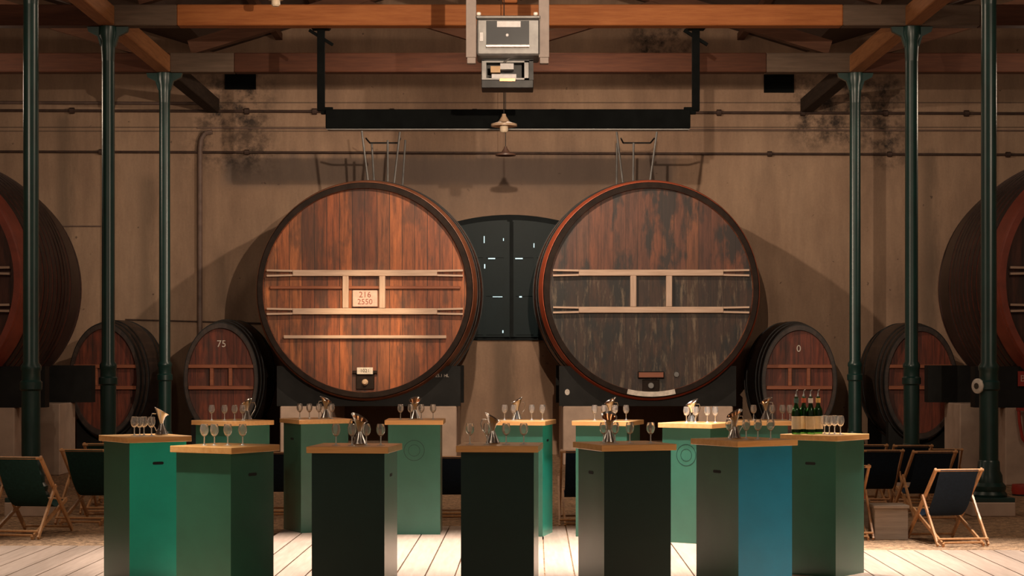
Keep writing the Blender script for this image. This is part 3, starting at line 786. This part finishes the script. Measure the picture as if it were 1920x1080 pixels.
def pendant(px, d, ytop_wire, y_apex, y_rim, halfw, bulbpy, label, mt, bulb_):
    e = empty('pendant_lamp', (X(px, d), d, Z(y_rim, d)), label, 'lamp', 'pendant lamps')
    R = halfw/F*d; h = (y_rim-y_apex)/F*d
    MB().lathe([(.025, h+.03), (.03, h), (R*.45, h*.45), (R, .03), (R, .0), (R-.012, .0), (R*.45-.01, h*.42), (.015, h-.02), (0, h-.02)], 32).build('lamp_shade', mt, e, True)
    MB().tube((0, 0, h), (0, 0, 8.93-Z(y_rim, d)), .007, .007, 6).build('flex', 'wire', e)
    if bulb_: MB().lathe([(0, -.08), (.04, -.08), (.055, -.06), (.055, .0), (.04, .03), (0, .03)], 16).build('lamp_bulb', 'opal', e, True)
pendant(945, 24.55, 170, 218, 237, 24.5, 247, 'cream conical pendant lamp in front of the screen housing', 'shade', True)
pendant(948, 31.5, 250, 278, 292, 19, 0, 'dark rusty pendant lamp above the arched door', 'shade_dark', False)
pendant(517, 23.6, 0, -18, 0, 14, 5, 'small pendant lamp at the top edge, left of the projector', 'shade', True)

# steel rods from the wall down onto the tun tops
for T, rods, nm in ((T1, ((680, 248, 692, 340, 31.2), (693, 262, 698, 340, 33.3), (727, 263, 727, 342, 32), (751, 250, 740, 344, 31.2), (757, 256, 751, 344, 33.3)), 'warm headed'),
                    (T2, ((1155, 250, 1167, 341, 31.2), (1160, 262, 1159, 341, 33.3), (1188, 268, 1187, 340, 32), (1230, 250, 1217, 338, 31.2)), 'dark weathered')):
    d = 32.0; cxp = sum(r[0] for r in rods)/len(rods)
    zt0 = T.location.z+1.88
    e = empty('rod_rack', (X(cxp, d), d, zt0), 'rack of thin steel rods standing on top of the %s barrel' % nm, 'rack', 'steel rod racks')
    o0 = Vector((X(cxp, d), d, zt0))
    for a, b, c, f_, dd in rods:
        top = Vector((X(a, d), d+(.5 if dd > 33 else -.2 if dd < 32 else 0), Z(b, d)))
        bx_ = X(c, d); by = top.y
        zz = T.location.z+math.sqrt(max(0, rad(1.745, 1.9, 3.1, by-DT)**2-(bx_-T.location.x)**2))
        MB().tube(top-o0, Vector((bx_, by, zz-.01))-o0, .018, .018, 8).build('rod', 'grey_steel', e, True)
    a, b = rods[0], rods[-1]
    xa, xb = X(a[0]+8, d), X(b[0]-5, d)
    MB().path([(xa-o0.x, -.2, Z(262, d)-o0.z), (xa+.05-o0.x, .0, Z(268, d)-o0.z), (xb-.05-o0.x, .0, Z(268, d)-o0.z), (xb-o0.x, -.2, Z(262, d)-o0.z)], .014, 8).build('cross_tie', 'iron', e, True)

# ------------------------------------------------------------ tasting tables
TH = 1.13
def table(key, x, y, th, w_, pm, label, slots, emblem=None):
    e = empty('tasting_table', (x, y, 0), label, 'table', 'square post tasting tables', th)
    h = w_/2; t = .018; top0 = TH-.045
    for k in range(4):
        R_ = Matrix.Rotation(k*PI/2, 4, 'Z')      # panel k faces local +x rotated by k*90
        vs = [(h, -h, 0), (h, h, 0), (h-t, h-t, 0), (h-t, -h+t, 0)]
        vs += [(a, b, top0) for a, b, _ in vs]
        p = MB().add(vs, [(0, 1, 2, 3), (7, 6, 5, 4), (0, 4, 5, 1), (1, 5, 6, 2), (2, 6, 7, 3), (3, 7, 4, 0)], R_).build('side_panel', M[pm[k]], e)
        if pm[k] in ('teal', 'blue'): p['label'] = {'teal': 'bright teal side panel', 'blue': 'petrol blue side panel'}[pm[k]]
        if k in slots:
            s = MB(); vs = []; n = 8; hw, hh = .036, .011
            for xo in (h-.004, h+.0015):
                for sgn in (1, -1):
                    for i in range(n+1):
                        a = -PI/2+PI*i/n if sgn > 0 else PI/2+PI*i/n
                        vs.append((xo, sgn*hw+math.cos(a)*hh, slots[k]+math.sin(a)*hh))
            q = 2*(n+1)
            s.add(vs, [tuple(range(q)), tuple(range(2*q-1, q-1, -1))]+[(i, (i+1) % q, q+(i+1) % q, q+i) for i in range(q)], R_)
            s.build('hand_slot', 'slot', p)
        if emblem == k:
            ring = MB().lathe([(.098, 0), (.102, 0), (.102, .0015), (.098, .0015), (.098, 0)], 40, R_ @ Matrix.Translation((h, 0, .83)) @ Matrix.Rotation(PI/2, 4, 'Y'))
            ring.lathe([(.055, 0), (.058, 0), (.058, .0015), (.055, .0015), (.055, 0)], 32, R_ @ Matrix.Translation((h, 0, .83)) @ Matrix.Rotation(PI/2, 4, 'Y'))
            ring.build('round_emblem', 'deep', p)
    ht = h+.032
    MB().box(-ht, ht, -ht, ht, top0, TH, bev=.003).build('tabletop', 'tabletop', e)
    return e
g4 = ['green']*4
TB = {}
def norm_key(th, facing):
    """index of the panel whose outward normal is closest to the given direction (radians)"""
    best = max(range(4), key=lambda k: math.cos(th+k*PI/2-facing)); return best
# key: x, y, rotation, width, left paint, right paint, slot spec (side, height), label
R_ = math.radians
LF, RF, FR = R_(-135), R_(-45), R_(-90)
spec = [
 ('A', -2.906, 14.866, .626, .485, {'R': 'teal'}, {'R': .92}, 'far left front tasting table with one bright teal side'),
 ('B', -2.019, 13.243, 1.047, .485, {}, {'R': .93}, 'corner-on green tasting table, second from left in the front row'),
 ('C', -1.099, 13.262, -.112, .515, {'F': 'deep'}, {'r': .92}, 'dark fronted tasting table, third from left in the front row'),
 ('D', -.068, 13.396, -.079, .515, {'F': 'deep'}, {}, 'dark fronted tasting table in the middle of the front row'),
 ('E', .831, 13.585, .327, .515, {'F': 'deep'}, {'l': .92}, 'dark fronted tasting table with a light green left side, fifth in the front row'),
 ('F', 1.784, 14.23, .55, .515, {'F': 'blue'}, {'L2': .89}, 'front tasting table with one petrol blue side'),
 ('G', 2.557, 15.156, .884, .46, {}, {'L': .90}, 'far right front tasting table carrying the four bottles'),
 ('H', -2.734, 18.412, -.791, .515, {}, {}, 'leftmost tasting table of the back row'),
 ('I', -1.967, 18.917, -1.105, .505, {}, {'L': .93}, 'second tasting table from left in the back row'),
 ('J', -.944, 18.688, -.004, .515, {}, {}, 'flat-on green tasting table, third from left in the back row'),
 ('K', .136, 18.489, -.22, .485, {'r': 'teal'}, {'r': .93}, 'back row tasting table with a narrow bright teal side'),
 ('L', .968, 18.387, -.318, .515, {}, {}, 'fifth tasting table from left in the back row'),
 ('M', 1.79, 17.784, 1.023, .50, {}, {}, 'back row tasting table with a faint round emblem, below the right barrel'),
 ('N', 2.49, 18.45, -.06, .47, {}, {}, 'rightmost tasting table of the back row'),
]
for key, x, y, th, w_, pm_, sl, lb in spec:
    # visible panels, by angle of the outward normal seen from the camera
    ks = sorted(range(4), key=lambda k: -math.cos(th+k*PI/2-FR))[:2]
    a = {k: (th+k*PI/2-FR+PI) % (2*PI)-PI for k in ks}
    lk, rk = (ks[0], ks[1]) if a[ks[0]] < a[ks[1]] else (ks[1], ks[0])
    m = {'L': lk, 'R': rk, 'F': ks[0], 'r': rk, 'l': lk, 'L2': lk}
    pm = ['green']*4
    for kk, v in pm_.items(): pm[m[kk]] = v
    slots = {m[kk]: v for kk, v in sl.items()}
    TB[key] = table(key, x, y, th, w_, pm, lb, slots, {'J': ks[0], 'M': lk}.get(key))
    TB[key]['_w'] = w_
    del TB[key]['_w']
spc = {s[0]: s for s in spec}

# ------------------------------------------------------------ glasses, spittoons, bottles
def make_glass():
    e = empty('tasting_glass', (0, 0, 0), 'x', 'glass')
    t = .0022
    outer = [(.004, .062), (.010, .066), (.022, .078), (.030, .096), (.0315, .112), (.029, .130), (.0245, .150)]
    inner = [(r-t, z+ (.003 if i < 2 else .001)) for i, (r, z) in enumerate(outer)]
    MB().lathe([(0, .062)]+outer+[(.0235, .1505)]+list(reversed(inner[1:]))+[(0, .068)], 20).build('bowl', 'glass', e, True)
    MB().lathe([(0, .004), (.012, .0045), (.005, .012), (.0042, .035), (.0045, .061), (0, .0615)], 12).build('stem', 'glass_stem', e, True)
    MB().lathe([(0, 0), (.030, 0), (.0305, .0015), (.015, .0035), (0, .004)], 20).build('foot', 'glass_stem', e, True)
    return e
def make_spittoon():
    e = empty('spittoon', (0, 0, 0), 'x', 'spittoon')
    MB().lathe([(0, 0), (.056, 0), (.058, .006), (.045, .035), (.028, .07), (.017, .098), (.0, .098)], 28).build('base', 'steel', e, True)
    fn = MB(); n = 28; prof = [(.016, .098), (.020, .120), (.033, .155), (.055, .195), (.066, .205), (.064, .207), (.053, .197), (.030, .157), (.016, .122), (.0, .115)]
    fn.lathe(prof, n)
    fn.v = [(x, y, z+(x*.55 if z > .15 else 0)*(z-.15)/.055) for x, y, z in fn.v]
    fn.build('funnel', 'steel', e, True)
    ln = MB(); ln.lathe([(.0, .124), (.015, .126), (.0285, .1585), (.052, .1985), (.0525, .1995), (.030, .1595), (.016, .128), (0, .127)], n)
    ln.v = [(x, y, z+(x*.55 if z > .15 else 0)*(z-.15)/.055) for x, y, z in ln.v]
    ln.build('lining', 'copper', e, True)['label'] = 'copper coloured lining'
    pts = [(.050, 0, .185), (.085, 0, .185), (.097, 0, .150), (.085, 0, .105), (.055, 0, .060), (.046, 0, .035)]
    MB().path(pts, .004, 8).build('handle', 'steel', e, True)
    return e
G0 = make_glass(); S0 = make_spittoon(); used = {'g': False, 's': False}
def inst(proto, kind):
    if not used[kind]: used[kind] = True; return proto
    return copy_tree(proto)
ordn = ['leftmost', 'second', 'third', 'fourth', 'fifth']
tname = {'A': 'teal sided front table at far left', 'B': 'corner-on second front table', 'C': 'third front table from left', 'D': 'middle front table',
 'E': 'fifth front table', 'F': 'blue sided front table', 'H': 'leftmost back row table', 'I': 'second back row table from left', 'J': 'third back row table from left', 'K': 'back row table with the teal side',
 'L': 'fifth back row table', 'M': 'back row table with the round emblem', 'N': 'rightmost back row table', 'G': 'table with the bottles'}
glasses = {'A': (252, 262, 270, 284), 'B': (383, 402, 427, 455), 'H': (397, 421, 440, 455), 'I': (562, 580, 598, 622), 'C': (630, 660, 687, 714),
 'J': (751, 770, 790, 812), 'D': (881, 914, 949, 982), 'K': (946, 963, 997, 1017), 'L': (1115, 1133, 1153, 1174), 'E': (1132, 1153, 1181, 1220),
 'M': (1287, 1304, 1326, 1341), 'F': (1368, 1399, 1421, 1445), 'N': (1413, 1448, 1467, 1481), 'G': (1546, 1555, 1565, 1576)}
spit = {'A': (303, 200), 'H': (463, 20), 'I': (611, 160), 'C': (674, 150), 'J': (778, 80), 'D': (924, 175), 'K': (969, 10), 'L': (1144, 20), 'E': (1142, 100), 'M': (1297, 15), 'F': (1377, 30), 'N': (1436, 25)}
def fit_on(key, px, prefer=0.0, marg=.035):
    _, x, y, th, w_ = spc[key][:5]
    h = w_/2+.032-marg
    best = None
    for i in range(61):
        dy = -.4+i*.8/60; yy = y+dy; xx_ = (px-CX)*yy/F
        lx = (xx_-x)*math.cos(th)+(yy-y)*math.sin(th); ly = -(xx_-x)*math.sin(th)+(yy-y)*math.cos(th)
        if abs(lx) <= h and abs(ly) <= h:
            c = abs(dy-prefer)
            if best is None or c < best[0]: best = (c, xx_, yy)
    if best is None:
        yy = y+prefer; return ((px-CX)*yy/F, yy)
    return best[1:]
placed = {}
def clear(key, px, r, prefs):
    for p in prefs:
        q = fit_on(key, px, p, r)
        if all((q[0]-a)**2+(q[1]-b)**2 > (r+rr)**2 for a, b, rr in placed.get(key, [])):
            break
    placed.setdefault(key, []).append((q[0], q[1], r)); return q
for key, (px, rot) in spit.items():
    q = clear(key, px, .06, (.10, .0, .2))
    s = inst(S0, 's'); s.location = (q[0], q[1], TH); s.rotation_euler.z = R_(rot); s.scale = (.9, .9, .93)
    tag(s, 'steel hourglass spittoon standing among the glasses on the ' + tname[key], 'spittoon', 'steel spittoons')
for key, pxs in glasses.items():
    for i, px in enumerate(pxs):
        q = clear(key, px, .031, (-.05, -.12, .05, -.18, .15, .22, -.25, .28))
        gl = inst(G0, 'g'); gl.location = (q[0], q[1], TH)
        nm = ordn[i] if i < len(pxs)-1 else 'rightmost'
        tag(gl, '%s%s stemmed tasting glass on the %s' % (nm, '' if nm in ('leftmost', 'rightmost') else ' from left', tname[key]), 'glass', 'tasting glasses on the tables')

def bottle(px, capmat, capname, liq, dy):
    q = fit_on('G', px, dy)
    e = empty('vermouth_bottle', (q[0], q[1], TH), 'green bottle with %s neck band and steel pourer on the far right front table' % capname, 'bottle', 'bottles in a row')
    out = [(0, 0), (.034, 0), (.037, .004), (.037, .175), (.033, .20), (.020, .225), (.0145, .245), (.0142, .292), (.016, .295), (.016, .302)]
    MB().lathe(out+[(.011, .302), (.011, .245), (.017, .222), (.030, .197), (.034, .174), (.034, .012), (0, .010)], 24).build('glass_body', 'bottle_glass', e, True)
    MB().lathe([(0, .013), (.0325, .013), (.0325, .12), (0, .12)], 20).build('contents', liq, e, True)
    MB().lathe([(.0375, .040), (.0385, .040), (.0385, .145), (.0375, .145)], 24).build('paper_label', 'label_cream', e, True)
    MB().lathe([(.0150, .252), (.0192, .252), (.0192, .290), (.0150, .290)], 20).build('neck_band', capmat, e, True)
    MB().lathe([(0, .302), (.012, .302), (.010, .315), (.005, .325), (.0045, .352), (.0, .352)], 12).tube((0, 0, .345), (.012, 0, .362), .0045, .0035, 8).build('pourer', 'steel', e, True)
M['label_cream'] = simple('cream_paper_label', (.80, .66, .45), .6, 0, .1, 20)
M['cap_green'] = simple('grey_green_band', (.08, .15, .13), .5); M['cap_red'] = simple('red_orange_band', (.62, .12, .05), .5)
M['cap_white'] = simple('white_band', (.85, .82, .80), .5); M['cap_yellow'] = simple('yellow_band', (.85, .50, .16), .5)
bottle(1493, 'cap_green', 'grey green', 'wine', -0.06); bottle(1507, 'cap_red', 'red', 'wine', 0.03); bottle(1520, 'cap_white', 'white', 'wine', -0.06); bottle(1534, 'cap_yellow', 'yellow', 'wine', 0.03)

# ------------------------------------------------------------ deck chairs
def make_chair(canvas, name='deck_chair'):
    """seen from behind: the sitter faces +y"""
    e = empty(name, (0, 0, 0), 'x', 'deck chair')
    hw = .27; t = .022
    top, foot = Vector((0, -.28, .86)), Vector((0, .60, .02))
    piv = top.lerp(foot, .40)
    f = MB()
    for s in (-1, 1): f.bar(top+Vector((s*hw, 0, 0)), foot+Vector((s*hw, 0, 0)), .024, .045)
    f.tube(top+Vector((-hw-.02, 0, -.01)), top+Vector((hw+.02, 0, -.01)), .017, .017, 10)
    f.tube(foot+Vector((-hw, -.03, .035)), foot+Vector((hw, -.03, .035)), .014, .014, 8)
    f.build('back_frame', 'chairwood', e)
    g = MB(); a, b = Vector((0, -.42, .02)), Vector((0, .52, .36)); h2 = hw-.035
    for s in (-1, 1): g.bar(a+Vector((s*h2, 0, 0)), b+Vector((s*h2, 0, 0)), .022, .04)
    g.tube(b+Vector((-h2, 0, 0)), b+Vector((h2, 0, 0)), .016, .016, 8); g.tube(a+Vector((-h2, .02, .03)), a+Vector((h2, .02, .03)), .014, .014, 8)
    g.build('seat_frame', 'chairwood', e)
    h_ = MB(); h3 = hw+.026; lo = Vector((0, -.40, .05))
    for s in (-1, 1): h_.bar(piv+Vector((s*h3, 0, .02)), lo+Vector((s*h3, 0, -.03)), .022, .038)
    h_.tube(lo+Vector((-h3, 0, .04)), lo+Vector((h3, 0, .04)), .013, .013, 8)
    h_.build('strut_frame', 'chairwood', e)
    # canvas sling
    n = 14; hc = hw-.045; vs = []; prof = []
    for i in range(n+1):
        u = i/n; p = top.lerp(b, u); sag = math.sin(PI*u)**.9*.26
        p = p+Vector((0, -.02*math.sin(PI*u)-.0, -sag-.0)); prof.append(p)
    prof[0] = top+Vector((0, -.02, -.01))
    for p in prof:
        for q in (-1, -.33, .33, 1): vs.append((q*hc, p.y, p.z))
    k = len(vs)
    vs += [(x, y+.004, z+.004) for x, y, z in vs]
    fs = []
    for i in range(n):
        for j in range(3):
            a_ = 4*i+j; fs += [(a_, a_+1, a_+5, a_+4), (k+a_, k+a_+4, k+a_+5, k+a_+1)]
        fs += [(4*i, 4*i+4, k+4*i+4, k+4*i), (4*i+3, k+4*i+3, k+4*i+7, 4*i+7)]
    fs += [(0, k, k+1, 1), (1, k+1, k+2, 2), (2, k+2, k+3, 3), (4*n, 4*n+1, k+4*n+1, k+4*n), (4*n+1, 4*n+2, k+4*n+2, k+4*n+1), (4*n+2, 4*n+3, k+4*n+3, k+4*n+2)]
    MB().add(vs, fs).build('canvas_sling', canvas, e, True)
    return e
def place(proto, first, px, railpy, sc, rot, label, y=None):
    c = proto if first else copy_tree(proto)
    z = .86*sc-.03
    p = (HY-railpy)/(z-EYE)          # px per metre at the rail
    yr = F/p; yb = yr+.28*sc*math.cos(rot)
    c.location = ((px-CX)/p+.0, yb, -.03); c.scale = (sc,)*3; c.rotation_euler.z = rot
    c.location.x -= .28*sc*math.sin(rot)
    tag(c, label, 'deck chair', 'canvas deck chairs'); return c
PG = make_chair('canvas_green'); PN = make_chair('canvas_navy')
place(PG, True, 30, 857, .93, -.15, 'dark green deck chair at the left edge')
place(PG, False, 158, 843, .93, -.12, 'dark green deck chair partly behind the far left table')
place(PG, False, 200, 832, .93, .05, 'deck chair whose back bar shows just above the second left green chair')
place(PG, False, 232, 822, .93, 0, 'hindmost left deck chair, only its back rail showing behind the far left table')
place(PN, True, 1798, 880, .84, .15, 'navy deck chair in front at far right')
place(PN, False, 1753, 846, .88, .10, 'navy deck chair directly behind the front right one')
place(PN, False, 1656, 844, .84, 0, 'navy deck chair behind the little grey box table at right')
place(PN, False, 1586, 873, .84, 0, 'navy deck chair half hidden by the far right front table')
place(PN, False, 1712, 835, .84, 0, 'rear navy deck chair showing only its top bar, right side')
place(PN, False, 1628, 834, .84, 0, 'rear navy deck chair beside the far column, right side')
place(PN, False, 1772, 842, .76, -.1, 'navy deck chair with only its right post showing, far right')
place(PN, False, 512, 848, .84, 0, 'navy deck chair seen between the corner-on front table and the back row')
place(PN, False, 850, 856, .80, 0, 'navy deck chair seen left of the middle front table')
place(PN, False, 1098, 845, .93, 0, 'navy deck chair seen left of the fifth front table')

# little box tables
def boxtable(px0, px1, pyt, pyb, label, items):
    p = (pyb-HY)/(EYE+.03); d = F/p; w_ = (px1-px0)/p; h = (pyb-pyt)/p
    e = empty('box_table', (X((px0+px1)/2, d), d+w_/2, -.03), label, 'side table')
    MB().box(-w_/2+.01, w_/2-.01, -w_/2+.01, w_/2-.01, 0, h-.03, bev=.006).build('box_body', 'greywood', e)
    MB().box(-w_/2, w_/2, -w_/2, w_/2, h-.03, h, bev=.004).build('top_board', 'greywood', e)
    return e, h, w_
e, h, w_ = boxtable(1645, 1712, 948, 1013, 'grey wooden box table beside the front right deck chair', 0)
e.location.y += .02; e.location.x -= .03
e2_, h2_, w2_ = boxtable(1640, 1692, 932, 985, 'second grey box table behind the first, with small bottles on it', 0)
e2_.location = (e.location.x-.12, e.location.y+1.2, -.03)
for i, (dx, r, hh, mt, nm) in enumerate(((-.09, .018, .05, 'white_plate', 'white'), (.0, .016, .06, 'amber', 'amber'), (.10, .017, .065, 'cap_red', 'red'))):
    tag(MB().lathe([(0, 0), (r, 0), (r, hh*.7), (r*.6, hh*.85), (r*.6, hh), (0, hh)], 14).build('small_jar', mt, None, True, (e2_.location.x+dx, e2_.location.y-.03, -.03+h2_)), 'tiny %s jar on the rear grey box table' % nm, 'jar', 'tiny jars on the box table')

# red things at the right edge
d = 24.0
e = empty('red_stool', (X(1917, d), d, -.03), 'dark stool with a red seat at the right edge behind the column footing', 'stool')
zs = Z(908, d)+.03
MB().lathe([(0, zs-.14), (.12, zs-.15), (.14, zs-.08), (.13, zs), (0, zs+.01)], 20).build('seat', 'red', e, True)
MB().lathe([(0, zs-.17), (.05, zs-.16), (.05, .05), (.13, .02), (.13, 0), (0, 0)], 16).build('pedestal', 'iron', e, True)
d = 25.7
e = empty('folding_stand', (X(1917, d), d, Z(770, d)), 'red folded metal tripod hanging at the right edge below the barrel cradle', 'stand')  # red folded metal tripod hung on a bar
pts = [(-.05+.0, 0, 0), (-.04, 0, -.15), (-.0, 0, -.38), (.04, 0, -.43), (.06, 0, -.30), (.05, 0, -.05), (.04, 0, 0)]
MB().path(pts, .022, 8).build('tripod_legs', 'red', e, True)
MB().box(-.08, .10, -.03, .03, 0, .04).build('hook_bar', 'red', e)
d = 25.8
s_ = tag(MB().box(X(1908, d), X(1955, d), d-.02, d-.002, Z(724, d), Z(696, d)).build('red_notice', 'red', None), 'small red and pink notice on the cradle at the right edge', 'sign')
text_obj('notice_mark', 'B', .13, 'pink_plate', s_, (X(1917, d), d-.022, Z(710, d)), (PI/2, 0, 0))
